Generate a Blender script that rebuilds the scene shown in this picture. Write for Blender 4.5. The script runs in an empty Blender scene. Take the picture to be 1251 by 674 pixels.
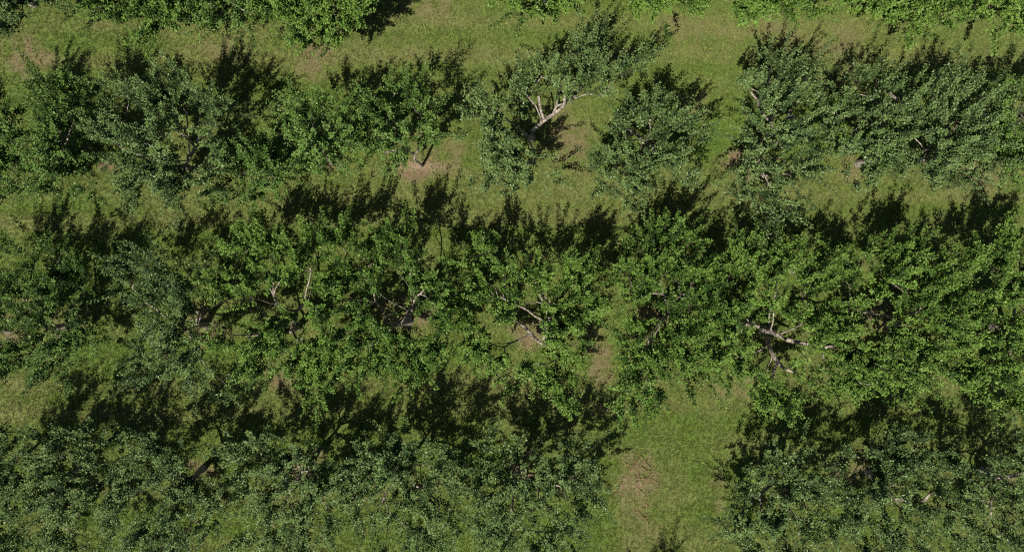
import bpy, math
import numpy as np
R = math.radians
sc = bpy.context.scene

# ------------------------------------------------------------------ camera, sky, sun, exposure
CAM_H = 24.0                 # drone height above the grass, metres
SCALE = 38.0                 # photograph pixels (1251 wide) per metre of ground
cam_data = bpy.data.cameras.new('camera')
cam = bpy.data.objects.new('camera', cam_data)
sc.collection.objects.link(cam)
cam.location = (0, 0, CAM_H)
cam.rotation_euler = (0, 0, 0)            # straight down, north up
cam_data.sensor_width = 36.0
cam_data.lens = 36.0 * CAM_H / (1251 / SCALE)
cam_data.clip_end = 3000
sc.camera = cam

SUN_EL, SHADOW_AZ = 60.0, 34.0            # shadows fall up the picture and 34 degrees to the right
world = bpy.data.worlds.new('World'); sc.world = world; world.use_nodes = True
wn = world.node_tree
sky = wn.nodes.new('ShaderNodeTexSky'); sky.sky_type = 'NISHITA'; sky.sun_disc = False
sky.sun_elevation = R(SUN_EL); sky.sun_rotation = R(180 + SHADOW_AZ)
bg = wn.nodes['Background']; bg.inputs['Strength'].default_value = 0.05
wn.links.new(sky.outputs[0], bg.inputs['Color'])
sun_data = bpy.data.lights.new('sun', 'SUN'); sun_data.energy = 5.0; sun_data.angle = R(0.5); sun_data.color = (1, 0.95, 0.87)
sun = bpy.data.objects.new('sun', sun_data); sc.collection.objects.link(sun)
sun.rotation_euler = (R(90 - SUN_EL), 0, R(-SHADOW_AZ)); sun.location = (-8, -12, 30)
sc.view_settings.view_transform = 'Standard'; sc.view_settings.look = 'None'
sc.view_settings.exposure = 0.5; sc.view_settings.gamma = 1.0
try:
    sc.cycles.use_denoising = False; sc.cycles.filter_width = 1.1; sc.cycles.max_bounces = 6; sc.cycles.transmission_bounces = 4; sc.cycles.diffuse_bounces = 3
except Exception:
    pass

rng = np.random.default_rng(11)

def tag(o, label=None, cat=None, group=None, kind=None):
    for k, v in (('label', label), ('category', cat), ('group', group), ('kind', kind)):
        if v: o[k] = v
    return o

def P(px, py, z=0.0):
    """where a point seen from the drone at photograph pixel (px, py) stands when it is z metres up"""
    f = (CAM_H - z) / CAM_H / SCALE
    return np.array([(px - 625.5) * f, (337.0 - py) * f, z])

def mesh_obj(name, verts, faces, mat, parent=None, smooth=False, attrs=None, loc=None):
    """faces: list of int arrays (n,k) of equal-sided polygons"""
    me = bpy.data.meshes.new(name)
    verts = np.asarray(verts, np.float32)
    loops = np.concatenate([f.ravel() for f in faces]).astype(np.int32)
    tot = np.concatenate([np.full(len(f), f.shape[1], np.int32) for f in faces])
    start = np.concatenate([[0], np.cumsum(tot)[:-1]]).astype(np.int32)
    me.vertices.add(len(verts)); me.vertices.foreach_set('co', verts.ravel())
    me.loops.add(len(loops)); me.loops.foreach_set('vertex_index', loops)
    me.polygons.add(len(tot)); me.polygons.foreach_set('loop_start', start)
    if smooth: me.polygons.foreach_set('use_smooth', np.ones(len(tot), bool))
    me.update(calc_edges=True)
    for k, (dom, typ, val) in (attrs or {}).items():
        a = me.attributes.new(k, typ, dom)
        a.data.foreach_set('color' if 'COLOR' in typ else 'value', np.asarray(val, np.float32).ravel())
    me.materials.append(mat)
    o = bpy.data.objects.new(name, me); sc.collection.objects.link(o)
    if parent: o.parent = parent
    if loc is not None: o.location = loc
    return o

# ------------------------------------------------------------------ noise used for the ground's own colours
def vnoise(x, y, seed):
    r = np.random.default_rng(seed).random((256, 256))
    xi, yi = np.floor(x).astype(int), np.floor(y).astype(int)
    u, v = x - xi, y - yi
    u, v = u * u * (3 - 2 * u), v * v * (3 - 2 * v)
    a, b = r[xi % 256, yi % 256], r[(xi + 1) % 256, yi % 256]
    c, d = r[xi % 256, (yi + 1) % 256], r[(xi + 1) % 256, (yi + 1) % 256]
    return a + (b - a) * u + (c - a) * v + (a - b - c + d) * u * v

def fbm(x, y, f, seed, oct=4):
    s, a, t = 0, 1, 0
    for i in range(oct):
        s = s + a * vnoise(x * f + 37.1 * i, y * f + 11.7 * i, seed + i); t += a; a *= 0.55; f *= 2.1
    return s / t

# worn, dry or bare places of the orchard floor: px, py, radius x, radius y (photo px), how bare
DRY = [(30, 72, 34, 26, .62), (385, 68, 22, 30, .55), (516, 206, 32, 16, .8), (545, 190, 30, 32, .45), (140, 207, 14, 9, .8),
       (690, 172, 34, 42, .55), (1190, 212, 26, 14, .6), (782, 584, 26, 26, .5), (775, 640, 26, 40, .3), (735, 440, 17, 55, .55),
       (650, 408, 24, 28, .5), (18, 398, 16, 12, .9), (245, 576, 18, 12, .7), (912, 198, 24, 16, .85), (1046, 198, 12, 16, .55),
       (255, 402, 26, 18, .7), (1030, 75, 34, 30, .4), (860, 42, 80, 18, .34), (690, 484, 18, 14, .6), (905, 475, 34, 14, .4),
       (880, 590, 12, 30, .45), (1050, 580, 32, 14, .7), (125, 20, 22, 12, .4), (505, 5, 40, 14, .45), (1165, 18, 18, 12, .8),
       (500, 385, 30, 20, .8), (805, 385, 22, 16, .8), (1085, 392, 22, 18, .7), (395, 196, 24, 12, .7), (330, 455, 26, 14, .4),
       (850, 130, 30, 40, .28), (265, 58, 40, 12, .3), (460, 60, 70, 30, .25), (960, 60, 90, 40, .25), (380, 565, 24, 14, .5),
       (640, 572, 20, 14, .6), (1240, 590, 26, 14, .5), (75, 395, 24, 16, .5), (620, 200, 30, 26, .2), (700, 240, 60, 20, .18)]
LUSH = [(868, 168, 26, 28, .8), (775, 535, 34, 18, .3), (100, 45, 60, 22, .4), (165, 60, 40, 22, .45), (60, 250, 90, 18, .45),
        (120, 430, 40, 26, .5), (640, 35, 60, 30, .2), (850, 620, 20, 50, .15), (290, 480, 40, 20, .4), (620, 120, 26, 40, .25), (80, 650, 120, 40, .3)]

def ground_maps(x, y):
    px, py = x * SCALE + 625.5, 337 - y * SCALE
    wx = (fbm(x, y, 1.6, 50) - .5) * 46; wy = (fbm(x, y, 1.6, 60) - .5) * 46
    dry = np.zeros_like(x)
    for cx, cy, rx, ry, s in DRY:
        d = np.hypot((px + wx - cx) / rx, (py + wy - cy) / ry)
        dry = np.maximum(dry, s * np.clip(1.45 - d, 0, 1))
    patch = fbm(x, y, .28, 3)
    mid = fbm(x, y, 1.1, 9)
    fine = fbm(x, y, 4.5, 21, 3)
    dry = np.clip(dry * np.clip(-.25 + 2.5 * fine, 0, 1.25) + np.clip((patch - .5) * .8 + (mid - .5) * .7, 0, .25), 0, 1)
    # faint mower and wheel streaks that run along the alleys
    row = (py + (vnoise(x * .12, y * 0, 77) - .5) * 10)
    streak = np.zeros_like(x)
    for c in (30, 72, 238, 268, 470, 500, 690, 730):
        streak += .3 * np.exp(-((row - c) / 9.0) ** 2)
    streak += .6 * (fbm(x * .12, y * 2.2, 1.0, 91, 3) - .5)
    lush = np.zeros_like(x)
    for cx, cy, rx, ry, s in LUSH:
        d = np.hypot((px + wx - cx) / rx, (py + wy - cy) / ry)
        lush = np.maximum(lush, s * np.clip(1.4 - d, 0, 1))
    lush = np.clip(lush + np.clip((fbm(x, y, .5, 131) - .55) * 1.6, 0, .5), 0, 1) * (1 - dry)
    return dry, lush, np.clip(streak, -.2, .45), fine

C_GRASS, C_OLIVE = np.array([.110, .163, .026]), np.array([.164, .186, .052])
C_LUSH, C_STRAW, C_SOIL = np.array([.096, .165, .022]), np.array([.250, .200, .100]), np.array([.165, .112, .066])

def ground_colour(x, y, soil_mix):
    dry, lush, streak, fine = ground_maps(x, y)
    m = lambda a, b, t: a + (b - a) * t[:, None]
    c = m(C_GRASS[None] * np.ones((len(x), 1)), C_OLIVE, np.clip(streak * 2.2 + (fine - .5) * .8 + .3 + dry * .8, 0, 1))
    c = m(c, C_LUSH, lush)
    c = m(c, C_STRAW * (1 - soil_mix) + C_SOIL * soil_mix, np.clip((dry - .18) * 1.35, 0, 1))
    return c, dry

# ------------------------------------------------------------------ materials
def new_mat(name):
    m = bpy.data.materials.new(name); m.use_nodes = True
    nt = m.node_tree; return m, nt, nt.nodes['Principled BSDF'], nt.nodes.new, nt.links.new

def leaf_mat(name, dark, light, pale, rough, trans):
    m, nt, b, N, L = new_mat(name)
    at = N('ShaderNodeAttribute'); at.attribute_name = 'tint'
    r = N('ShaderNodeValToRGB'); e = r.color_ramp.elements
    e[0].position, e[0].color = 0, (*dark, 1)
    e[1].position, e[1].color = .72, (*light, 1)
    e2 = r.color_ramp.elements.new(1.0); e2.color = (*pale, 1)
    L(at.outputs['Fac'], r.inputs[0]); L(r.outputs[0], b.inputs['Base Color'])
    b.inputs['Roughness'].default_value = rough
    b.inputs['Specular IOR Level'].default_value = .13
    tr = N('ShaderNodeBsdfTranslucent'); mx = N('ShaderNodeMixShader'); mx.inputs[0].default_value = trans
    mc = N('ShaderNodeMix'); mc.data_type = 'RGBA'; mc.blend_type = 'MULTIPLY'; mc.inputs[0].default_value = 1
    L(r.outputs[0], mc.inputs[6]); mc.inputs[7].default_value = (1.3, 1.5, .5, 1)
    L(mc.outputs[2], tr.inputs['Color'])
    L(b.outputs[0], mx.inputs[1]); L(tr.outputs[0], mx.inputs[2])
    L(mx.outputs[0], nt.nodes['Material Output'].inputs['Surface'])
    return m

LEAF = {
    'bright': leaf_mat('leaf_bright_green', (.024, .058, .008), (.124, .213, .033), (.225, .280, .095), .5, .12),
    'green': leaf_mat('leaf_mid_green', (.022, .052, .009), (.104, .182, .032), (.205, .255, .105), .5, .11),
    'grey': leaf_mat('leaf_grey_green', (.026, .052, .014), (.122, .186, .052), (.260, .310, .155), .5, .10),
}

def bark_mat():
    m, nt, b, N, L = new_mat('apple_bark')
    tc = N('ShaderNodeTexCoord')
    n1 = N('ShaderNodeTexNoise'); n1.inputs['Scale'].default_value = 13; n1.inputs['Detail'].default_value = 8
    n2 = N('ShaderNodeTexNoise'); n2.inputs['Scale'].default_value = 60; n2.inputs['Detail'].default_value = 4
    r = N('ShaderNodeValToRGB'); e = r.color_ramp.elements
    e[0].position, e[0].color = .38, (.105, .082, .062, 1)
    e[1].position, e[1].color = .64, (.39, .34, .275, 1)
    L(tc.outputs['Object'], n1.inputs['Vector']); L(tc.outputs['Object'], n2.inputs['Vector'])
    L(n1.outputs[0], r.inputs[0]); L(r.outputs[0], b.inputs['Base Color'])
    bp = N('ShaderNodeBump'); bp.inputs['Strength'].default_value = .6; bp.inputs['Distance'].default_value = .02
    L(n2.outputs[0], bp.inputs['Height']); L(bp.outputs[0], b.inputs['Normal'])
    b.inputs['Roughness'].default_value = .85
    return m
BARK = bark_mat()

def attr_mat(name, attr, kind, rough, bump=None, trans=0):
    m, nt, b, N, L = new_mat(name)
    at = N('ShaderNodeAttribute'); at.attribute_name = attr; at.attribute_type = kind
    col = at.outputs['Color']
    if bump:
        tc = N('ShaderNodeTexCoord'); n = N('ShaderNodeTexNoise'); n.inputs['Scale'].default_value = bump; n.inputs['Detail'].default_value = 6
        L(tc.outputs['Object'], n.inputs['Vector'])
        hs = N('ShaderNodeMapRange'); hs.inputs[1].default_value = .3; hs.inputs[2].default_value = .7; hs.inputs[3].default_value = .6; hs.inputs[4].default_value = 1.3
        L(n.outputs[0], hs.inputs[0])
        vm = N('ShaderNodeVectorMath'); vm.operation = 'SCALE'; L(col, vm.inputs[0]); L(hs.outputs[0], vm.inputs['Scale']); col = vm.outputs[0]
        bp = N('ShaderNodeBump'); bp.inputs['Strength'].default_value = .7; bp.inputs['Distance'].default_value = .03
        L(n.outputs[0], bp.inputs['Height']); L(bp.outputs[0], b.inputs['Normal'])
    else:
        a2 = N('ShaderNodeAttribute'); a2.attribute_name = 'blade'
        vm = N('ShaderNodeVectorMath'); vm.operation = 'SCALE'; L(col, vm.inputs[0]); L(a2.outputs['Fac'], vm.inputs['Scale']); col = vm.outputs[0]
    L(col, b.inputs['Base Color']); b.inputs['Roughness'].default_value = rough; b.inputs['Specular IOR Level'].default_value = .25
    if trans:
        tr = N('ShaderNodeBsdfTranslucent'); mx = N('ShaderNodeMixShader'); mx.inputs[0].default_value = trans
        L(col, tr.inputs['Color']); L(b.outputs[0], mx.inputs[1]); L(tr.outputs[0], mx.inputs[2])
        L(mx.outputs[0], nt.nodes['Material Output'].inputs['Surface'])
    return m
GROUND_M = attr_mat('orchard_floor', 'soil_colour', 'GEOMETRY', .95, bump=26)
GRASS_M = attr_mat('grass_blades', 'grass_colour', 'INSTANCER', .6, trans=.25)

def twig_mat():
    m, nt, b, N, L = new_mat('apple_twig')
    b.inputs['Base Color'].default_value = (.085, .068, .042, 1); b.inputs['Roughness'].default_value = .8
    return m
YOUNG = twig_mat()

def plain_mat(name, c1, c2, scale, rough=.85):
    m, nt, b, N, L = new_mat(name)
    tc = N('ShaderNodeTexCoord'); n = N('ShaderNodeTexNoise'); n.inputs['Scale'].default_value = scale; n.inputs['Detail'].default_value = 5
    r = N('ShaderNodeValToRGB'); r.color_ramp.elements[0].color = (*c1, 1); r.color_ramp.elements[1].color = (*c2, 1)
    r.color_ramp.elements[0].position = .35; r.color_ramp.elements[1].position = .7
    L(tc.outputs['Object'], n.inputs['Vector']); L(n.outputs[0], r.inputs[0]); L(r.outputs[0], b.inputs['Base Color'])
    b.inputs['Roughness'].default_value = rough
    return m
TWIG = plain_mat('dead_twig', (.12, .06, .036), (.33, .18, .105), 14)
STRAW = plain_mat('dry_straw', (.24, .165, .09), (.46, .35, .21), 30)

# ------------------------------------------------------------------ ground sheet and grass
def height(x, y):
    return (fbm(x, y, .35, 201, 3) - .5) * .10 + (fbm(x, y, 2.2, 211, 2) - .5) * .035

def build_ground():
    core_x, core_y = np.arange(-20, 20.01, .125), np.arange(-14, 12.01, .125)
    far = np.array([1.5, 4, 10, 25, 60, 150, 400, 900])
    xs = np.concatenate([-20 - far[::-1], core_x, 20 + far]); ys = np.concatenate([-14 - far[::-1], core_y, 12 + far])
    X, Y = np.meshgrid(xs, ys, indexing='ij'); x, y = X.ravel(), Y.ravel()
    z = height(x, y) - .02
    c, dry = ground_colour(x, y, .75)
    ny = len(ys); i, j = np.meshgrid(np.arange(len(xs) - 1), np.arange(ny - 1), indexing='ij'); a = (i * ny + j).ravel()
    f = np.stack([a, a + ny, a + ny + 1, a + 1], 1)
    o = mesh_obj('ground', np.stack([x, y, z], 1), [f], GROUND_M, smooth=True,
                 attrs={'soil_colour': ('POINT', 'FLOAT_COLOR', np.c_[c * .72, np.ones(len(c))])})
    tag(o, 'orchard floor of mown grass with dry brown bare patches', kind='structure')
build_ground()

def tuft(name, n, rad, hmin, hmax, seed):
    g = np.random.default_rng(seed)
    a = g.random(n) * 6.283; r = rad * np.sqrt(g.random(n)); bx, by = r * np.cos(a), r * np.sin(a)
    h = g.uniform(hmin, hmax, n); lean = g.uniform(.2, 1.3, n); d = g.random(n) * 6.283; w = g.uniform(.005, .011, n)
    tx, ty = bx + h * lean * np.cos(d), by + h * lean * np.sin(d)
    sx, sy = -np.sin(d) * w, np.cos(d) * w
    v = np.stack([np.stack([bx + sx, by + sy, 0 * bx], 1), np.stack([bx - sx, by - sy, 0 * bx], 1), np.stack([tx, ty, h * .8], 1)], 1).reshape(-1, 3)
    f = np.arange(n * 3).reshape(n, 3)
    o = mesh_obj(name, v, [f], GRASS_M, attrs={'blade': ('FACE', 'FLOAT', g.uniform(.6, 1.45, n))})
    sc.collection.objects.unlink(o)
    return o

def build_grass():
    tufts = [tuft('grass_tuft', 14, .034, .022, .055, s) for s in (1, 2, 3)] + [tuft('grass_tuft_tall', 18, .04, .05, .10, 4)]
    g = np.random.default_rng(5)
    n = 260000
    x, y = g.uniform(-18.5, 18.5, n), g.uniform(-11, 10.5, n)
    c, dry = ground_colour(x, y, .1)
    clump = fbm(x, y, 3.0, 171, 2)
    keep = g.random(n) > np.clip((dry - .35) * 1.35, 0, .9)
    x, y, c, dry, clump = x[keep], y[keep], c[keep], dry[keep], clump[keep]; n = len(x)
    c = c * g.uniform(.66, 1.4, (n, 1)) * (1 + (clump[:, None] - .5) * .35)
    yel = g.random(n) < .05; c[yel] = c[yel] * .5 + np.array([.19, .20, .07]) * .5
    s = g.uniform(.75, 1.2, n) * (1 - .45 * dry) * (.75 + .5 * clump)
    kind = np.where(g.random(n) < .94, g.integers(0, 3, n), 3)
    me = bpy.data.meshes.new('grass'); me.vertices.add(n)
    me.vertices.foreach_set('co', np.stack([x, y, height(x, y) - .025], 1).astype(np.float32).ravel())
    for k, t, v in (('grass_colour', 'FLOAT_COLOR', np.c_[c, np.ones(n)]), ('size', 'FLOAT', s), ('turn', 'FLOAT', g.random(n) * 6.283)):
        a = me.attributes.new(k, t, 'POINT'); a.data.foreach_set('color' if 'COLOR' in t else 'value', v.astype(np.float32).ravel())
    a = me.attributes.new('variant', 'INT', 'POINT'); a.data.foreach_set('value', kind.astype(np.int32))
    o = bpy.data.objects.new('grass', me); sc.collection.objects.link(o)
    tag(o, 'short mown green grass covering the orchard alleys', 'grass', kind='stuff')
    nt = bpy.data.node_groups.new('grass_scatter', 'GeometryNodeTree')
    nt.interface.new_socket('Geometry', in_out='INPUT', socket_type='NodeSocketGeometry')
    nt.interface.new_socket('Geometry', in_out='OUTPUT', socket_type='NodeSocketGeometry')
    N, L = nt.nodes.new, nt.links.new
    gi, go = N('NodeGroupInput'), N('NodeGroupOutput')
    gti = N('GeometryNodeGeometryToInstance')
    for t in tufts[::-1]:
        oi = N('GeometryNodeObjectInfo'); oi.inputs['Object'].default_value = t
        L(oi.outputs['Geometry'], gti.inputs[0])
    iop = N('GeometryNodeInstanceOnPoints'); iop.inputs['Pick Instance'].default_value = True
    def named(k, t):
        q = N('GeometryNodeInputNamedAttribute'); q.data_type = t; q.inputs[0].default_value = k; return q.outputs['Attribute']
    cx = N('ShaderNodeCombineXYZ'); L(named('turn', 'FLOAT'), cx.inputs[2])
    e2r = N('FunctionNodeEulerToRotation'); L(cx.outputs[0], e2r.inputs[0])
    L(gi.outputs[0], iop.inputs['Points']); L(gti.outputs[0], iop.inputs['Instance'])
    L(named('variant', 'INT'), iop.inputs['Instance Index']); L(named('size', 'FLOAT'), iop.inputs['Scale']); L(e2r.outputs[0], iop.inputs['Rotation'])
    L(iop.outputs[0], go.inputs[0])
    md = o.modifiers.new('scatter', 'NODES'); md.node_group = nt
build_grass()

# ------------------------------------------------------------------ trees
def unit(v): return v / np.maximum(np.linalg.norm(v, axis=-1, keepdims=True), 1e-9)

def frames(d):
    ref = np.where(np.abs(d[:, 2:3]) < .9, np.array([[0, 0, 1.]]), np.array([[1., 0, 0]]))
    u = unit(np.cross(ref, d)); return u, np.cross(d, u)

def tubes(pa, pb, da, db, ra, rb, sides):
    ang = np.arange(sides) / sides * 2 * np.pi; c, s = np.cos(ang), np.sin(ang)
    out = []
    for p, d, r in ((pa, da, ra), (pb, db, rb)):
        u, w = frames(d)
        out.append(p[:, None] + r[:, None, None] * (u[:, None] * c[None, :, None] + w[:, None] * s[None, :, None]))
    n = len(pa); v = np.concatenate(out, 1).reshape(-1, 3)
    k = np.arange(sides); k2 = (k + 1) % sides; base = (np.arange(n) * 2 * sides)[:, None]
    f = np.stack([base + k, base + k2, base + sides + k2, base + sides + k], -1).reshape(-1, 4)
    return v, f

def wood_mesh(name, segs, pos, par, dirn, rad, main, parent, sides=(8, 5, 3)):
    segs = np.array(segs)
    vs, fs, off = [], [], 0
    p, q = par[segs], segs
    is_main = main[p] == q
    own = unit(pos[q] - pos[p])
    da = np.where(is_main[:, None], dirn[p], own); db = dirn[q]
    ra = np.where(is_main, rad[p], np.minimum(rad[p], rad[q] * 1.25)); rb = rad[q]
    lim = (.035, .016, 0); hi = 9; kinds = []
    for lo, s, mi in zip(lim, sides, (0, 0, 1)):
        k = (ra >= lo) & (ra < hi); hi = lo
        if not k.any(): continue
        v, f = tubes(pos[p[k]], pos[q[k]], da[k], db[k], ra[k], rb[k], s)
        vs.append(v); fs.append(f + off); off += len(v); kinds.append(mi)
    if name == 'trunk':                       # rounded end under the fork of the limbs
        v, f = tubes(pos[[2, 2]] + dirn[[2, 2]] * np.array([[0], [.5]]) * rad[2], pos[[2, 2]] + dirn[[2, 2]] * np.array([[.5], [.8]]) * rad[2],
                     dirn[[2, 2]], dirn[[2, 2]], rad[2] * np.array([1, .85]), rad[2] * np.array([.85, .05]), 12)
        vs.append(v); fs.append(f + off)
    o = mesh_obj(name, np.concatenate(vs), fs, BARK, parent, smooth=True)
    if name == 'limb':
        o.data.materials.append(YOUNG)
        thin = np.concatenate([np.full(len(f), i) for i, f in zip(kinds, fs)]).astype(np.int32)
        o.data.polygons.foreach_set('material_index', thin)
    return o

def make_leaves(sp, sd, sl, per, g, size, grey):
    """rosettes of folded leaf blades along every shoot (sp base, sd direction, sl length)"""
    n = len(sp); k = np.repeat(np.arange(n), per); m = len(k)
    t = np.where(sl[k] > .48, g.random(m), 1 - .75 * g.random(m) ** 1.3)
    base = sp[k] + sd[k] * (sl[k] * t)[:, None]
    u, w = frames(sd[k]); a = g.random(m) * 6.283
    rad = u * np.cos(a)[:, None] + w * np.sin(a)[:, None]
    el = g.normal(.35, .35, m) + np.where(sl[k] > .48, .18, 0)
    ax = unit(rad * np.cos(el)[:, None] + sd[k] * np.sin(el)[:, None] + np.array([0, 0, -.12]))
    nor = unit(sd[k] * .8 + .7 * np.array([0, -.2, 1.]) + g.normal(0, .55, (m, 3)))
    nor = unit(nor - ax * (nor * ax).sum(1, keepdims=True))
    side = np.cross(nor, ax)
    L = size * g.uniform(.65, 1.25, m) * np.where(sl[k] > .48, 1.12 - .4 * t, 1); W = L * g.uniform(.46, .62, m) * .5
    b0 = base + ax * (.02 + .1 * L)[:, None]
    mid = b0 + ax * (L * .5)[:, None] ; tip = b0 + ax * L[:, None] - nor * (L * .12)[:, None]
    lift = nor * (W * .35)[:, None]
    v = np.stack([b0, mid + side * W[:, None] + lift, tip, mid - side * W[:, None] + lift], 1).reshape(-1, 3)
    i = (np.arange(m) * 4)[:, None]
    f = np.concatenate([i + np.array([0, 2, 1]), i + np.array([0, 3, 2])], 1).reshape(-1, 3)
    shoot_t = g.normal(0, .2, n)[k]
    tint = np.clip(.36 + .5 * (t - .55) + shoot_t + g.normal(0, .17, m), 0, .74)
    pale = g.random(m) < grey; tint[pale] = g.uniform(.8, 1, pale.sum())
    return v, f, np.repeat(tint, 2)

def make_tree(spec, label, group):
    (bx, by), lobes = spec['base'], spec['lobes']
    g = np.random.default_rng(spec['seed'])
    root_w = P(bx, by, 0); root_w[2] = height(root_w[:1], root_w[1:2])[0] - .03
    root = bpy.data.objects.new('apple_tree', None); sc.collection.objects.link(root); root.location = root_w
    root.empty_display_size = .5
    tag(root, label, 'tree', group)
    tree_tone = g.normal(0, .07)
    var, dens, hgt = spec.get('kind', 'green'), spec.get('dens', 1.0), spec.get('h', 1.0)
    fork_h = spec.get('fork', .7) * min(hgt, 1.1)
    lean = np.array([*spec.get('lean', g.normal(0, .08, 2)), 0.])
    pos = [np.zeros(3), np.array([0, 0, fork_h * .5]) + lean * .4, np.array([0, 0, fork_h]) + lean]
    par = [-1, 0, 1]; plen = [0, 0, 0.]; minr = [0, 0, 0.]; base_limb = [0, 0, 0]
    nl = 0
    gaps = spec.get('gaps', [])
    def seen(p):                      # photograph pixel of a point of this tree
        q = p + root_w; f = CAM_H / (CAM_H - q[..., 2]) * SCALE
        return q[..., 0] * f + 625.5, 337 - q[..., 1] * f
    def grow(j, target, step, wob, r0=0., r1=0.):
        nonlocal nl
        a = pos[j]; d = target - a; L = np.linalg.norm(d); n = max(1, int(round(L / step)))
        if j == 2:
            nl += 1; limb = nl
        else: limb = base_limb[j]
        d0 = unit((a - pos[par[j]])) * .5 + np.array([0, 0, .25]) if par[j] >= 0 else np.array([0, 0, 1.])
        bow = d0 - unit(d) * (d0 @ unit(d))
        cur = j
        for i in range(1, n + 1):
            t = i / n
            q = a + d * t + bow * L * .55 * t * (1 - t) + (g.normal(0, wob, 3) * L / n if i < n else 0)
            pos.append(q); par.append(cur); plen.append(plen[cur] + L / n); base_limb.append(limb); minr.append(r0 + (r1 - r0) * t)
            cur = len(pos) - 1
        return cur
    # limbs that the photograph shows bare
    for ch in spec.get('limbs', []):
        j, pts, (ra, rb) = ch
        ids = []
        cur = 2 if j is None else chain_ends[j[0]][j[1]]
        n = len(pts)
        if j is None and False: pass
        for i, (px, py, z) in enumerate(pts):
            t0, t1 = i / n, (i + 1) / n
            cur = grow(cur, P(px, py, z) - root_w, .3, .05, ra + (rb - ra) * t0, ra + (rb - ra) * t1); ids.append(cur)
        if j is None and 'chain_ends' not in locals(): pass
        spec.setdefault('_ends', []).append(ids); chain_ends = spec['_ends']
    # lobes of the crown
    LB = []
    for lb in lobes:
        px, py, r = lb[:3]; r = r / SCALE * spec.get('puff', .86)
        g0 = P(px, py, 2.0) - root_w; d = np.hypot(g0[0], g0[1])
        z = lb[3] if len(lb) > 3 and lb[3] else (3.05 - .42 * d + g.normal(0, .15)) * hgt
        z = max(z, .75 + .3 * r)
        c = P(px, py, z) - root_w; LB.append((c, r, lb[4] if len(lb) > 4 else 1.0))
    if spec.get('heart', True):                   # leaves over the crown's heart
        LB.append((np.array([*(lean[:2] * 1.5), 2.3 * hgt]) * .4 + (P(bx, by, 2.2 * hgt) - root_w) * .6, .6, 1.2))
    arr = np.array
    def nearest(p, ok_trunk, k_path):
        A = arr(pos); d = A - p; dist = np.linalg.norm(d, axis=1)
        cost = dist + k_path * arr(plen) + np.where(A[:, 2] > p[2] + .1, .35, 0)
        cost[:2] = 1e9
        if not ok_trunk and len(pos) > 3: cost[2] = 1e9
        return int(np.argmin(cost))
    order = sorted(range(len(LB)), key=lambda i: np.linalg.norm(LB[i][0]))
    for i in order:
        c, r, dn = LB[i]
        grow(nearest(c - [0, 0, .5 * r], nl < 6, .45), c - [0, 0, .45 * r], .28, .10)
    # shoots
    tips = []
    for c, r, dn in LB:
        n = int(84 * (r / .8) ** 2 * dens * dn * spec.get('shoots', 1.0)) + 3
        d = unit(g.normal(0, 1, (n, 3))); d[:, 2] = np.abs(d[:, 2]) * 1.1 - .35
        rr = r * g.uniform(.25, 1.0, (n, 1)) ** .6
        p = c + d * rr
        ns = max(3, int(round(7.5 * (r / .8) ** 2)))           # foliage gathers on branch ends, dark gaps between them
        e = unit(g.normal(0, 1, (ns, 3))); e[:, 2] = np.abs(e[:, 2]) * 1.2 - .35
        e = c + e * r * g.uniform(.45, .95, (ns, 1)); which = g.integers(0, ns, n)
        inn = g.random(n) < .82
        p[inn] = (e[which] + g.normal(0, 1, (n, 3)) * [.125, .125, .2])[inn]
        fan = g.normal(0, .42, (ns, 3)); fan = np.where(inn[:, None], fan[which], g.normal(0, .4, (n, 3)))
        tips += [(q, c, r, w) for q, w in zip(p, fan) if q[2] > .45]
    if gaps:
        keep = []
        for q in tips:
            sx, sy = seen(q[0])
            if all((sx - a) ** 2 + (sy - b) ** 2 > rr * rr for a, b, rr in gaps): keep.append(q)
        tips = keep
    tips.sort(key=lambda q: np.linalg.norm(q[0] - pos[2]))
    ends = []
    cxy = np.mean([c for c, r, d in LB], 0)
    for q, c, r, w in tips:
        j = nearest(q, False, .18)
        e = grow(j, q, .3, .12); ends.append((e, c, w))
    # shoot directions
    E = arr([e for e, c, r in ends]); A = arr(pos)
    CC = arr([c for e, c, r in ends]); rad_out = unit((A[E] - CC) * [1, 1, .6] + [0, 0, .15])
    far_out = unit((A[E] - cxy) * [1, 1, .3])
    up = np.clip(.85 + g.normal(0, .35, (len(E), 1)), .05, 1.6)
    sl = g.uniform(.14, .36, len(E)); long = g.random(len(E)) < .42
    sl[long] = g.uniform(.5, 1.2, long.sum()) * spec.get('sprout', 1.0)
    lw = np.where(long, .72, 1.0)[:, None]            # long water sprouts stand more upright
    sd = unit(np.array([0, 0, 1.]) * up / lw ** .5 + (rad_out * .5 + far_out * .48 + arr([w for e, c, w in ends]) + g.normal(0, .15, (len(E), 3))) * lw)
    per = np.maximum((sl * np.where(long, 92, 62) * spec.get('leafy', 1.0)).astype(int), 11)
    if gaps:
        ok = np.ones(len(E), bool)
        sx, sy = seen(A[E] + sd * sl[:, None])
        for a, b, rr in gaps: ok &= (sx - a) ** 2 + (sy - b) ** 2 > rr * rr
        sd_, sl_, per_, E_ = sd[ok], sl[ok], per[ok], E[ok]
    else: sd_, sl_, per_, E_ = sd, sl, per, E
    size = spec.get('leaf', .088 if var == 'bright' else .078)
    v, f, tint = make_leaves(A[E_], sd_, sl_, per_, g, size, {'bright': .05, 'green': .08, 'grey': .06}[var])
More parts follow.
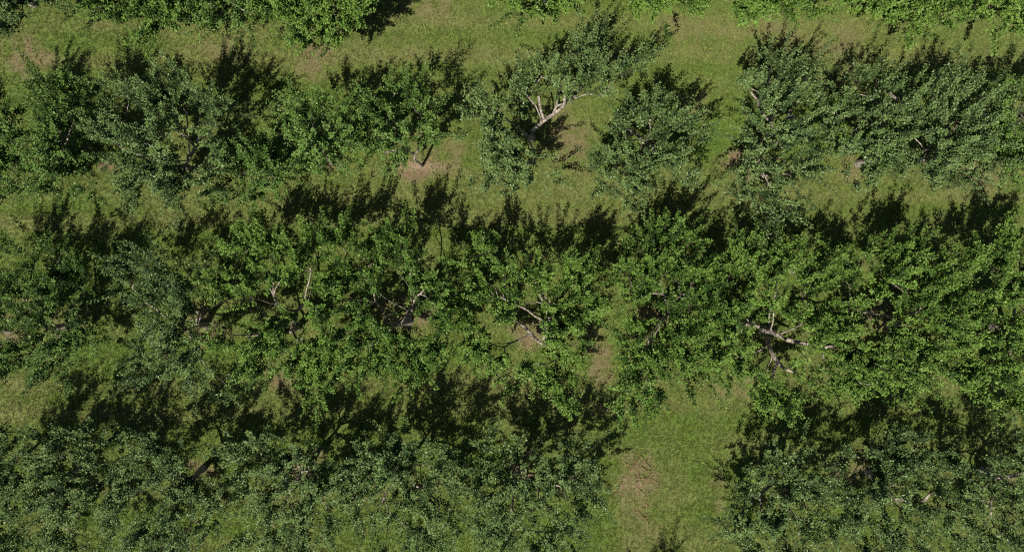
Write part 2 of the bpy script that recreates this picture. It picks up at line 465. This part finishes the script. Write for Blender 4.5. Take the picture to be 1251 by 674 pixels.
    if gaps:                                     # no leaves hang right in front of the bare limbs
        qx, qy = seen(v.reshape(-1, 4, 3).mean(1)); ok = np.ones(len(qx), bool)
        for a, b, rr in gaps: ok &= (qx - a) ** 2 + (qy - b) ** 2 > (rr * .8) ** 2
        i = (np.arange(ok.sum()) * 4)[:, None]
        v = v.reshape(-1, 4, 3)[ok].reshape(-1, 3); tint = tint.reshape(-1, 2)[ok].ravel()
        f = np.concatenate([i + np.array([0, 2, 1]), i + np.array([0, 3, 2])], 1).reshape(-1, 3)
    tint = np.where(tint < .76, np.clip(tint + spec.get('tone', 0) + tree_tone, 0, .74), tint)
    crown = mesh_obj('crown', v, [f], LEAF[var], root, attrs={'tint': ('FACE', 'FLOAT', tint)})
    # shoots become wood too
    n0 = len(pos)
    for e, d, l in zip(E_, sd_, sl_):
        pos.append(A[e] + d * l * .9); par.append(int(e)); base_limb.append(base_limb[e]); minr.append(0)
    pos_, par_, lim_ = arr(pos), arr(par), arr(base_limb); N = len(pos_)
    acc = np.zeros(N); nch = np.zeros(N, int); main = np.full(N, -1); best = np.zeros(N)
    rad = np.zeros(N)
    for i in range(N - 1, 0, -1):              # children always come after their parent
        if nch[i] == 0: acc[i] = .0046 ** 2.4
        acc_i = acc[i]; p = par_[i]; acc[p] += acc_i; nch[p] += 1
        if acc_i > best[p]: best[p], main[p] = acc_i, i
    rad = np.maximum(acc ** (1 / 2.4), arr(minr))
    rad[0], rad[1], rad[2] = np.array([1.55, 1.1, 1.05]) * spec.get('stem', min(max(rad[2], .085 * hgt), .105))
    for i in range(3, N): rad[i] = min(rad[i], rad[par_[i]] * .97)
    dirn = unit(pos_ - pos_[np.maximum(par_, 0)]); dirn[0] = [0, 0, 1]
    has = main >= 0
    dirn[has] = unit(dirn[has] + unit(pos_[main[has]] - pos_[has])); dirn[0] = [0, 0, 1]
    trunk = wood_mesh('trunk', [1, 2], pos_, par_, dirn, rad, main, root, (12, 8, 6))
    for l in range(1, nl + 1):
        s = np.nonzero((lim_ == l) & (par_ >= 0))[0]
        if len(s): wood_mesh('limb', s, pos_, par_, dirn, rad, main, trunk)
    return len(tint)

#TREES_BEGIN
TREES = []
R1, R2, R3, R4, R5 = ('apple trees of the top row', 'apple trees of the second row', 'apple trees of the third row',
                      'apple trees of the bottom row', 'apple trees below the bottom edge')
def T(base, kind, lobes, label, row, **k):
    if row == R1: k['puff'] = .97 if base[0] < 500 else .84
    if row == R3:
        k.setdefault('puff', .8)
        lobes = [(l[0], l[1] - 3, l[2] * .8, *l[3:]) if l[1] > 445 and l[0] < 560 else l for l in lobes]
    if row == R4: lobes = [(l[0], l[1] + 6, *l[2:]) for l in lobes]; k.setdefault('sprout', .85)
    TREES.append((dict(base=base, kind=kind, lobes=lobes, seed=100 + len(TREES), **k), label, row))

# top row: only the lower halves of the crowns reach into the picture
T((40, 5), 'grey', [(5, 5, 28), (20, -25, 40), (-20, -30, 40), (45, -15, 22), (-5, -60, 30), (60, -45, 30)],
  'grey-green apple tree cut off at the top left corner', R1)
T((205, -5), 'bright', [(175, 12, 30), (212, 26, 20), (150, -12, 30), (195, -25, 42), (240, -15, 28), (225, -50, 36), (150, -50, 34), (190, -75, 34)],
  'bright green apple tree at the top edge, second from the left corner', R1)
T((290, 0), 'green', [(265, 15, 22), (298, 12, 24), (280, -25, 36), (315, -10, 26), (270, -60, 34), (310, -60, 32)],
  'mid-green apple tree at the top edge, squeezed between two brighter crowns', R1)
T((420, 6), 'bright', [(345, 14, 26), (378, 24, 26), (405, 20, 24), (435, 12, 20), (420, -20, 34), (370, -22, 36), (340, -20, 26), (395, -60, 40), (440, -45, 30), (350, -60, 32)],
  'broad bright green apple tree at the top edge, left of the widest grass gap', R1)
T((668, 2), 'bright', [(640, 6, 20), (632, -20, 26), (665, -25, 26), (700, -14, 17), (720, -8, 10), (650, -50, 32), (690, -55, 30)],
  'small bright green apple tree at the top edge, above the tree with pale forked limb', R1)
T((798, -8), 'bright', [(785, 10, 22), (825, 5, 24), (800, -20, 34), (845, -8, 14), (770, -30, 26), (830, -40, 32), (800, -70, 32)],
  'low bright green apple crown at the top edge, just right of centre', R1)
T((925, -8), 'bright', [(900, 8, 20), (930, 16, 20), (972, 10, 24), (945, -15, 30), (905, -25, 28), (985, -18, 22), (930, -55, 36), (970, -55, 30)],
  'bright green apple tree at the top edge, second from the small centre-right crown', R1)
T((1085, 5), 'bright', [(1065, 4, 20), (1100, 12, 26), (1118, 26, 18), (1150, 14, 24), (1085, -20, 34), (1130, -20, 34), (1100, -55, 38), (1150, -50, 30)],
  'dense yellow-green apple tree at the top edge with orange fallen leaves beside it', R1)
T((1190, 8), 'bright', [(1215, 8, 22), (1235, 22, 22), (1262, 10, 26), (1230, -20, 34), (1265, -25, 32), (1245, -60, 36), (1200, -40, 18)],
  'bright green apple tree in the top right corner with a dark shadow left of it', R1)

# second row
T((20, 200), 'green', [(10, 135, 24), (-15, 160, 34), (12, 182, 28), (4, 215, 26), (18, 238, 14, None, .6), (-30, 200, 34), (-20, 120, 30)],
  'dark green apple tree cut by the left edge in the second row', R2, tone=-.12)
T((95, 192), 'green', [(72, 125, 30), (96, 128, 22), (66, 158, 28), (58, 182, 26), (100, 152, 12), (78, 215, 30), (98, 212, 20), (70, 196, 24)],
  'rounded dark green apple tree, second from the left in the second row', R2, gaps=[(90, 166, 13)], tone=-.05)
T((240, 208), 'grey', [(158, 108, 17), (195, 112, 24), (224, 102, 20), (150, 140, 26), (195, 146, 30), (240, 140, 26), (262, 118, 20), (150, 178, 26), (185, 182, 26), (175, 212, 24), (210, 216, 24), (222, 238, 18, None, .8), (262, 168, 20), (128, 170, 20), (265, 202, 18)],
  'large grey-green apple tree with one curved pale limb, under a round dark shadow', R2,
  limbs=[(None, [(231, 196, 1.0), (236, 186, 1.5), (241, 174, 2.0)], (.07, .05))], gaps=[(235, 186, 9)], h=1.05)
T((330, 205), 'green', [(300, 185, 24), (292, 212, 24), (322, 208, 26), (345, 188, 18), (335, 222, 18), (310, 235, 14, None, .7), (270, 225, 16)],
  'low mid-green apple tree between the large grey-green tree and a brighter one', R2, h=.8)
T((405, 196), 'green', [(372, 122, 14), (385, 140, 24), (405, 130, 16), (398, 168, 26), (376, 178, 22), (418, 165, 20), (400, 190, 14)],
  'fresh green apple tree left of the small tree with straw at its foot', R2, h=1.1, tone=.08)
T((516, 203), 'green', [(492, 112, 15, 2.3), (452, 138, 18), (475, 140, 22, 2.3), (506, 132, 20, 2.4), (462, 165, 24), (490, 166, 24), (512, 162, 16), (445, 172, 16), (470, 186, 14), (525, 145, 13)],
  'small fresh green apple tree on a thin stem with pale straw at its foot', R2, fork=1.3, lean=(-.10, .02), stem=.036, heart=False, h=.95, tone=.15)
T((650, 168), 'grey', [(598, 128, 20), (580, 148, 18), (612, 150, 20), (640, 108, 22), (662, 92, 20), (690, 72, 24), (716, 58, 18), (688, 100, 20), (722, 90, 24), (750, 96, 18), (776, 82, 12, None, .8), (738, 112, 18, None, .8), (700, 112, 20, None, .6), (615, 178, 22), (608, 205, 24), (632, 215, 18), (640, 195, 14), (590, 220, 16, None, .7), (668, 220, 12, 1.2, .5)],
  'spreading grey-green apple tree with a pale bare forked limb', R2,
  limbs=[(None, [(651, 160, .9), (662, 149, 1.25), (676, 140, 1.6), (688, 130, 1.9), (690, 124, 2.1)], (.075, .045)),
         ((0, 2), [(664, 145, 1.75), (660, 132, 2.0), (658, 117, 2.25)], (.05, .04))], gaps=[(664, 130, 12), (680, 146, 15), (652, 160, 9), (690, 128, 9), (695, 150, 16)], dens=.95, heart=False)
T((795, 188), 'grey', [(782, 134, 18), (806, 128, 16), (762, 150, 18), (800, 152, 24), (832, 150, 20), (845, 168, 16), (760, 172, 24), (786, 178, 24), (750, 202, 24), (785, 208, 24), (770, 230, 20), (742, 222, 18, None, .7), (812, 186, 16), (838, 205, 14, None, .7), (840, 228, 12, None, .5)],
  'grey-green apple tree right of the pale forked limb, open grass on its right', R2,
  limbs=[(None, [(789, 175, 1.2), (780, 166, 1.7), (766, 157, 2.2)], (.075, .05))], gaps=[(774, 162, 10), (722, 165, 14)], h=.85, sprout=.75)
T((914, 196), 'grey', [(938, 82, 16), (920, 100, 18), (945, 108, 20), (968, 92, 18), (986, 88, 12, None, .7), (922, 128, 20), (950, 140, 22), (975, 128, 18), (935, 168, 24), (965, 175, 22), (910, 210, 18), (940, 218, 24), (970, 220, 20), (915, 240, 18), (955, 245, 20, None, .8), (988, 205, 16, None, .6), (990, 170, 14, None, .6)],
  'tall narrow grey-green apple tree with several short pale limbs, left of a long crown', R2,
  limbs=[(None, [(928, 175, 1.3), (945, 160, 1.8), (958, 150, 2.3), (966, 136, 2.7)], (.085, .05)), (None, [(922, 205, .9), (932, 214, 1.2), (940, 226, 1.3)], (.07, .05)),
         ((0, 1), [(932, 140, 2.3), (925, 122, 2.6), (918, 114, 2.8)], (.05, .035))], gaps=[(921, 118, 9), (966, 140, 9), (936, 216, 9), (900, 185, 9)])
T((1048, 200), 'grey', [(1075, 92, 14), (1050, 112, 20), (1085, 112, 20), (1025, 135, 18), (1060, 138, 24), (1095, 138, 18), (1020, 160, 18), (1048, 168, 24), (1082, 170, 22), (1030, 190, 18), (1065, 196, 18), (1058, 215, 14, None, .6)],
  'grey-green apple tree with a short pale limb and bare soil at its foot', R2,
  limbs=[(None, [(1062, 175, 1.3), (1082, 145, 2.1), (1096, 122, 2.7), (1086, 114, 2.8)], (.075, .045))], gaps=[(1096, 119, 9), (1046, 196, 10)])
T((1118, 196), 'grey', [(1118, 108, 16), (1145, 105, 20), (1172, 112, 18), (1125, 135, 20), (1158, 138, 26), (1188, 130, 20), (1120, 165, 20), (1150, 170, 26), (1185, 165, 24), (1105, 190, 16), (1140, 198, 20), (1172, 198, 20), (1195, 195, 16), (1142, 222, 12, None, .5), (1210, 150, 14)],
  'dense pale grey-green apple tree, second from the right in the second row', R2, gaps=[(1117, 177, 8)], tone=.08)
T((1212, 200), 'green', [(1212, 118, 16), (1235, 112, 20), (1225, 140, 22), (1250, 135, 22), (1215, 170, 18), (1240, 172, 24), (1230, 200, 20), (1255, 200, 22), (1262, 160, 22), (1262, 110, 18)],
  'fresh green apple tree cut by the right edge in the second row', R2, tone=.08,
  limbs=[(None, [(1225, 180, 1.2), (1240, 155, 1.9), (1250, 140, 2.5)], (.07, .045))], gaps=[(1249, 142, 8)])

# third row
T((12, 402), 'green', [(-20, 320, 30), (5, 345, 20), (-25, 370, 32), (-10, 420, 26), (6, 440, 18), (-35, 440, 30), (-5, 300, 18), (12, 372, 10)],
  'apple tree cut by the left edge in the third row, brown soil beside its trunk', R3)
T((82, 398), 'green', [(52, 318, 22), (82, 326, 22), (35, 345, 24), (65, 352, 24), (100, 345, 14), (22, 362, 18), (45, 380, 18), (96, 392, 24), (112, 405, 16), (60, 415, 24), (82, 430, 22), (32, 432, 26), (55, 452, 20), (15, 455, 18), (78, 462, 12, None, .6)],
  'dull green apple tree beside the left edge in the third row', R3)
T((252, 398), 'grey', [(152, 318, 14), (172, 330, 20), (158, 352, 20), (198, 318, 18), (205, 345, 24), (185, 370, 22), (228, 345, 18), (230, 368, 18), (190, 400, 22), (220, 402, 20), (205, 430, 24), (180, 440, 20, None, .8), (232, 438, 20), (250, 455, 20, None, .8), (205, 462, 20, None, .7), (235, 475, 18, None, .6), (270, 470, 18, None, .6), (165, 460, 14, None, .6)],
  'open silvery grey-green apple tree, the palest crown of the third row', R3,
  limbs=[(None, [(246, 386, 1.2), (240, 378, 1.6), (236, 372, 1.9)], (.07, .05))], gaps=[(246, 384, 10), (256, 402, 14)], leafy=1.1)
T((366, 398), 'bright', [(318, 278, 16), (300, 305, 22), (335, 300, 22), (322, 330, 24), (280, 335, 20), (270, 358, 16), (358, 300, 20), (385, 310, 18), (350, 330, 20), (378, 345, 20), (300, 360, 16), (282, 410, 22), (305, 425, 20), (330, 410, 18), (325, 440, 16), (385, 385, 14), (350, 430, 20), (380, 430, 20), (370, 460, 22), (395, 470, 20), (400, 410, 18)],
  'bright green apple tree with short pale limb stubs, fourth from left in third row', R3, h=1.1,
  limbs=[(None, [(362, 388, 1.0), (362, 380, 1.6), (370, 372, 1.9)], (.055, .04))],
  gaps=[(364, 379, 4), (318, 384, 9)])
T((500, 392), 'bright', [(415, 300, 20), (438, 318, 22), (425, 345, 22), (470, 300, 18), (495, 296, 22), (478, 325, 22), (508, 325, 22), (520, 350, 22), (455, 350, 16), (535, 375, 18), (440, 380, 18), (425, 405, 22), (450, 425, 24), (425, 435, 20), (480, 440, 22), (455, 452, 18), (512, 430, 20), (540, 410, 20), (530, 440, 20), (500, 460, 16, None, .8), (420, 455, 14)],
  'tall bright green apple tree with an upright pale stub above a dark hollow', R3, h=1.15,
  limbs=[(None, [(502, 384, 1.0), (504, 374, 1.7), (508, 362, 2.2)], (.06, .045))], gaps=[(504, 374, 4), (489, 396, 11)])
T((668, 400), 'bright', [(572, 325, 20), (600, 318, 20), (585, 350, 22), (620, 345, 22), (570, 378, 20), (605, 378, 20), (645, 335, 22), (660, 360, 22), (690, 325, 22), (705, 350, 22), (720, 330, 16), (635, 372, 14), (720, 375, 18), (700, 390, 16), (585, 412, 20), (600, 438, 20), (575, 440, 18), (690, 415, 20), (660, 445, 18), (690, 445, 22), (715, 420, 18), (680, 470, 20), (692, 486, 12), (625, 455, 18, None, .7)],
  'bright green apple tree around a gap where a dark limb crosses brown soil', R3, h=1.1,
  limbs=[(None, [(662, 420, .75), (652, 412, 1.0), (642, 400, 1.5)], (.06, .05))],
  gaps=[(650, 410, 16), (634, 426, 9), (737, 432, 15), (735, 462, 15), (734, 405, 9)])
T((806, 392), 'bright', [(775, 308, 20), (805, 300, 22), (835, 298, 22), (770, 335, 20), (800, 330, 24), (842, 325, 24), (765, 362, 18), (785, 365, 16), (835, 355, 20), (862, 345, 20), (845, 380, 20), (870, 375, 16), (770, 410, 22), (790, 425, 22), (768, 440, 20), (800, 452, 24), (775, 468, 22), (765, 488, 16), (800, 484, 18, None, .9), (835, 420, 22), (835, 448, 20), (860, 410, 20), (868, 438, 14)],
  'bright green apple tree at centre right whose crown reaches down into open grass', R3, h=1.15,
  limbs=[(None, [(804, 390, 1.0), (812, 389, 1.4), (818, 386, 1.7)], (.05, .04))], gaps=[(798, 382, 8), (737, 432, 15), (735, 462, 15), (734, 405, 9)])
T((934, 402), 'bright', [(905, 315, 22), (930, 322, 22), (960, 312, 22), (890, 345, 22), (925, 350, 24), (960, 345, 24), (990, 335, 22), (880, 375, 18), (905, 378, 18), (945, 375, 18), (985, 370, 20), (985, 395, 18), (885, 405, 20), (908, 412, 16), (870, 428, 20), (895, 440, 20), (925, 450, 16), (925, 472, 18), (950, 480, 16), (975, 455, 20), (985, 430, 18), (1005, 415, 18), (1005, 450, 18), (870, 395, 14), (955, 492, 10)],
  'bright green apple tree with two thick bare pale branches over a dark hollow', R3, h=1.1,
  limbs=[(None, [(938, 404, 1.4), (950, 409, 2.0), (962, 415, 2.4), (975, 418, 2.5), (1005, 424, 2.5), (1022, 422, 2.5)], (.095, .035)),
         (None, [(937, 414, 1.5), (944, 432, 2.1), (950, 442, 2.3), (958, 450, 2.4), (968, 454, 2.4)], (.085, .035)),
         ((1, 2), [(946, 450, 2.4), (945, 458, 2.4)], (.05, .04)), (None, [(925, 398, 1.3), (912, 396, 1.9), (900, 392, 2.2)], (.06, .04))],
  gaps=[(952, 409, 10), (966, 414, 8), (940, 425, 10), (950, 442, 10), (960, 428, 12), (930, 400, 8), (1012, 423, 5), (945, 456, 7), (965, 453, 6), (975, 402, 8)], heart=False)
T((1086, 396), 'bright', [(1030, 322, 22), (1060, 318, 18), (1090, 308, 22), (1115, 312, 20), (1040, 350, 22), (1078, 340, 22), (1110, 342, 22), (1140, 335, 20), (1035, 378, 18), (1120, 362, 18), (1145, 365, 20), (1140, 390, 20), (1035, 420, 22), (1060, 428, 20), (1050, 452, 22), (1085, 440, 22), (1115, 425, 20), (1140, 425, 20), (1110, 455, 20), (1030, 462, 20), (1140, 455, 18), (1075, 470, 16, None, .8), (1160, 405, 16)],
  'bright green apple tree with a pale angled limb, right of the two thick branches', R3, h=1.1,
  limbs=[(None, [(1090, 388, 1.2), (1102, 383, 1.7), (1117, 382, 2.1)], (.05, .04))], gaps=[(1115, 380, 4), (1064, 384, 9)])
T((1212, 398), 'bright', [(1172, 322, 20), (1200, 312, 20), (1232, 298, 22), (1252, 305, 22), (1222, 330, 20), (1250, 340, 22), (1170, 350, 20), (1182, 378, 20), (1225, 365, 20), (1175, 405, 18), (1200, 412, 22), (1235, 405, 22), (1185, 435, 22), (1215, 440, 22), (1245, 440, 24), (1200, 465, 20), (1235, 472, 20), (1262, 470, 24), (1170, 460, 18), (1265, 375, 22)],
  'bright green apple tree cut by the right edge in the third row', R3, h=1.1, gaps=[(1198, 346, 14), (1248, 378, 10), (1165, 392, 8)])

# bottom row
T((8, 572), 'grey', [(10, 530, 20), (-12, 550, 26), (22, 560, 18), (-5, 590, 28), (20, 605, 22), (5, 635, 26), (-30, 620, 30), (15, 665, 24), (-20, 665, 26)],
  'grey-green apple tree cut by the left edge in the bottom row', R4)
T((96, 570), 'grey', [(50, 540, 18), (78, 548, 20), (112, 532, 20), (108, 558, 22), (140, 552, 18), (62, 575, 20), (90, 590, 22), (135, 585, 20), (55, 608, 22), (90, 622, 24), (125, 615, 22), (65, 645, 24), (105, 655, 22, None, .8), (35, 660, 20), (145, 640, 14, None, .6)],
  'grey-green apple tree, second from the left in the bottom row', R4, gaps=[(78, 572, 8)])
T((248, 572), 'grey', [(165, 545, 18), (190, 535, 18), (212, 548, 20), (180, 570, 20), (210, 578, 20), (228, 555, 14), (165, 600, 20), (200, 605, 22), (230, 600, 20), (258, 598, 16), (180, 632, 24), (215, 635, 22), (245, 630, 18, None, .8), (195, 662, 22), (232, 662, 20, None, .7)],
  'grey-green apple tree with pale straw and brown soil showing at its foot', R4, gaps=[(244, 576, 8)])
T((378, 568), 'grey', [(292, 548, 20), (318, 535, 18), (345, 548, 22), (368, 545, 14), (305, 575, 20), (335, 580, 22), (370, 580, 20), (392, 580, 18), (345, 608, 24), (378, 612, 22), (315, 612, 18, None, .7), (355, 640, 24), (388, 642, 22), (325, 648, 22, None, .9), (300, 655, 18, None, .7), (365, 668, 20), (405, 610, 16)],
  'grey-green apple tree left of the bottom centre, fourth in its row', R4)
T((495, 572), 'grey', [(425, 575, 18), (448, 550, 16), (452, 580, 18), (488, 530, 14), (500, 550, 20), (478, 572, 20), (525, 565, 20), (548, 545, 14), (545, 580, 18), (430, 605, 18), (505, 598, 22), (535, 608, 20), (485, 612, 18), (450, 635, 18, None, .7), (495, 640, 22, None, .9), (530, 645, 20, None, .8), (560, 625, 16), (470, 665, 18, None, .6), (515, 668, 18, None, .7)],
  'grey-green apple tree with upright leafy shoots in the bottom row at centre', R4, sprout=1.0, gaps=[(472, 605, 9)])
T((638, 572), 'grey', [(595, 545, 15), (600, 575, 18), (622, 550, 15), (645, 548, 18), (668, 562, 18), (690, 552, 20), (705, 575, 18), (635, 582, 14), (685, 590, 20), (712, 600, 16), (658, 600, 20), (612, 602, 20), (630, 625, 22), (670, 625, 22), (595, 635, 20), (650, 650, 22), (690, 645, 20), (618, 660, 20), (680, 668, 18), (728, 608, 10, None, .7), (700, 620, 14, None, .7), (715, 560, 12), (738, 590, 9, 2.5)],
  'grey-green apple tree left of the bare patch where a tree is missing', R4, sprout=1.0,
  limbs=[(None, [(634, 578, 1.2), (628, 576, 1.7), (632, 566, 2.2)], (.05, .04))], gaps=[(630, 572, 8), (648, 578, 8)])
T((958, 576), 'grey', [(905, 590, 14), (935, 572, 20), (962, 558, 18), (980, 545, 12), (900, 612, 16), (930, 605, 18), (955, 598, 22), (985, 582, 22), (1010, 570, 16), (985, 612, 22), (905, 640, 20), (938, 640, 22), (970, 645, 24), (1005, 640, 22), (910, 668, 20), (950, 670, 20), (990, 672, 20), (1020, 605, 16)],
  'grey-green apple tree at the right side of the missing-tree gap in the bottom row', R4,
  limbs=[(None, [(945, 590, 1.2), (928, 604, 1.5), (930, 618, 1.7)], (.06, .045))], gaps=[(930, 612, 8)])
T((1062, 578), 'grey', [(1030, 555, 12), (1062, 545, 12), (1080, 548, 20), (1105, 540, 18), (1095, 565, 20), (1120, 560, 16), (1035, 590, 16), (1070, 600, 20), (1110, 590, 22), (1045, 622, 22), (1085, 625, 24), (1120, 620, 18), (1040, 655, 22), (1075, 658, 22), (1112, 652, 22), (1140, 600, 16)],
  'grey-green apple tree with brown soil by its trunk, right side of the bottom row', R4,
  limbs=[(None, [(1080, 600, 1.0), (1115, 614, 1.4), (1130, 610, 1.8), (1138, 600, 2.0)], (.06, .04))], gaps=[(1132, 609, 8), (1050, 578, 13)])
T((1200, 575), 'grey', [(1160, 555, 16), (1180, 575, 20), (1165, 600, 20), (1215, 555, 16), (1240, 535, 18), (1230, 560, 18), (1255, 560, 20), (1205, 595, 22), (1245, 600, 20), (1180, 628, 22), (1215, 630, 24), (1250, 632, 24), (1160, 655, 22), (1200, 660, 22), (1240, 668, 22)],
  'grey-green apple tree with a pale limb at the right edge of the bottom row', R4,
  limbs=[(None, [(1215, 582, 1.2), (1232, 582, 1.7), (1250, 577, 2.0)], (.075, .055))], gaps=[(1238, 581, 9), (1222, 666, 6)])

# next row, below the frame: only the tips of its shadows lie in the picture
for x, q in ((120, 'left'), (255, 'centre-left'), (790, 'right')):
    T((x, 788), 'grey', [(x - 25, 806, 20), (x + 10, 795, 18, 2.75), (x + 35, 814, 20), (x - 5, 835, 32), (x - 40, 840, 28), (x + 40, 845, 30)],
      f'grey-green apple tree just below the bottom edge at {q}, only its shadow tip showing', R5)
#TREES_END
n_leaf = 0
for s, l, r in TREES: n_leaf += make_tree(s, l, r)

# ------------------------------------------------------------------ litter on the ground
def stick(name, pts, r0, parent, mat):
    p = np.array(pts, float); d = unit(np.diff(p, axis=0)); d = np.vstack([d, d[-1:]])
    r = np.linspace(r0, r0 * .45, len(p))
    v, f = tubes(p[:-1], p[1:], d[:-1], d[1:], r[:-1], r[1:], 5)
    return mesh_obj(name, v, [f], mat, parent, smooth=True)

def brush_litter(px, py, n, spread, label, lo=.25, hi=.7):
    g = np.random.default_rng(int(px)); c = P(px, py); z0 = height(c[:1], c[1:2])[0]
    root = bpy.data.objects.new('dead_branch_litter', None); sc.collection.objects.link(root); root.location = (c[0], c[1], z0)
    tag(root, label, 'dead branches', 'dead twigs lying in the grass')
    for i in range(n):
        a = g.random() * 6.283; s = g.normal(0, spread, 2); L = g.uniform(lo, hi); q = [(s[0], s[1], .03)]
        for k in range(4):
            a += g.normal(0, .35); l = L / 4; last = q[-1]
            q.append((last[0] + math.cos(a) * l, last[1] + math.sin(a) * l, .035 + abs(g.normal(0, .03))))
        stick('twig', q, g.uniform(.007, .014), root, TWIG)
brush_litter(782, 580, 13, .26, 'brown dead branches heaped on the bare patch of the missing tree')
brush_litter(790, 630, 7, .3, 'few thin dead twigs in the grass below the heap of dead branches', .15, .4)
brush_litter(386, 66, 9, .3, 'scattered tan twigs on worn grass above the fresh green tree', .12, .35)
brush_litter(1160, 8, 8, .2, 'orange-brown twigs and dead leaves under the top right trees', .12, .3)
brush_litter(246, 578, 9, .2, 'pale dry twigs at the foot of a bottom-row tree', .15, .4)
brush_litter(30, 70, 8, .45, 'thin dry stalks on the brown patch near the top left', .12, .3)

def straw_mat(px, py, rx, ry, n, label):
    g = np.random.default_rng(int(px) + 7); c = P(px, py)
    a = g.random(n) * 6.283; r = np.abs(g.normal(0, .55, n))
    x, y = c[0] + np.cos(a) * r * rx / SCALE, c[1] + np.sin(a) * r * ry / SCALE
    z = height(x, y) + g.uniform(.005, .05, n); d = g.random(n) * 6.283; L = g.uniform(.05, .22, n) / 2; w = .0025
    ux, uy = np.cos(d) * L, np.sin(d) * L; sx, sy = -np.sin(d) * w, np.cos(d) * w; tz = g.normal(0, .02, n)
    v = np.stack([np.stack([x - ux + sx, y - uy + sy, z - tz], 1), np.stack([x - ux - sx, y - uy - sy, z - tz], 1),
                  np.stack([x + ux - sx, y + uy - sy, z + tz], 1), np.stack([x + ux + sx, y + uy + sy, z + tz], 1)], 1).reshape(-1, 3)
    o = mesh_obj('straw', v, [np.arange(n * 4).reshape(n, 4)], STRAW)
    tag(o, label, 'straw', kind='stuff')
straw_mat(512, 203, 36, 9, 480, 'pale dry straw around the foot of the small thin-stemmed tree')
straw_mat(780, 590, 36, 34, 60, 'thin dry straw on the bare patch of the missing tree')
straw_mat(650, 412, 26, 28, 50, 'dry straw on the brown soil beneath the dark limb')
print('leaves', n_leaf // 2)
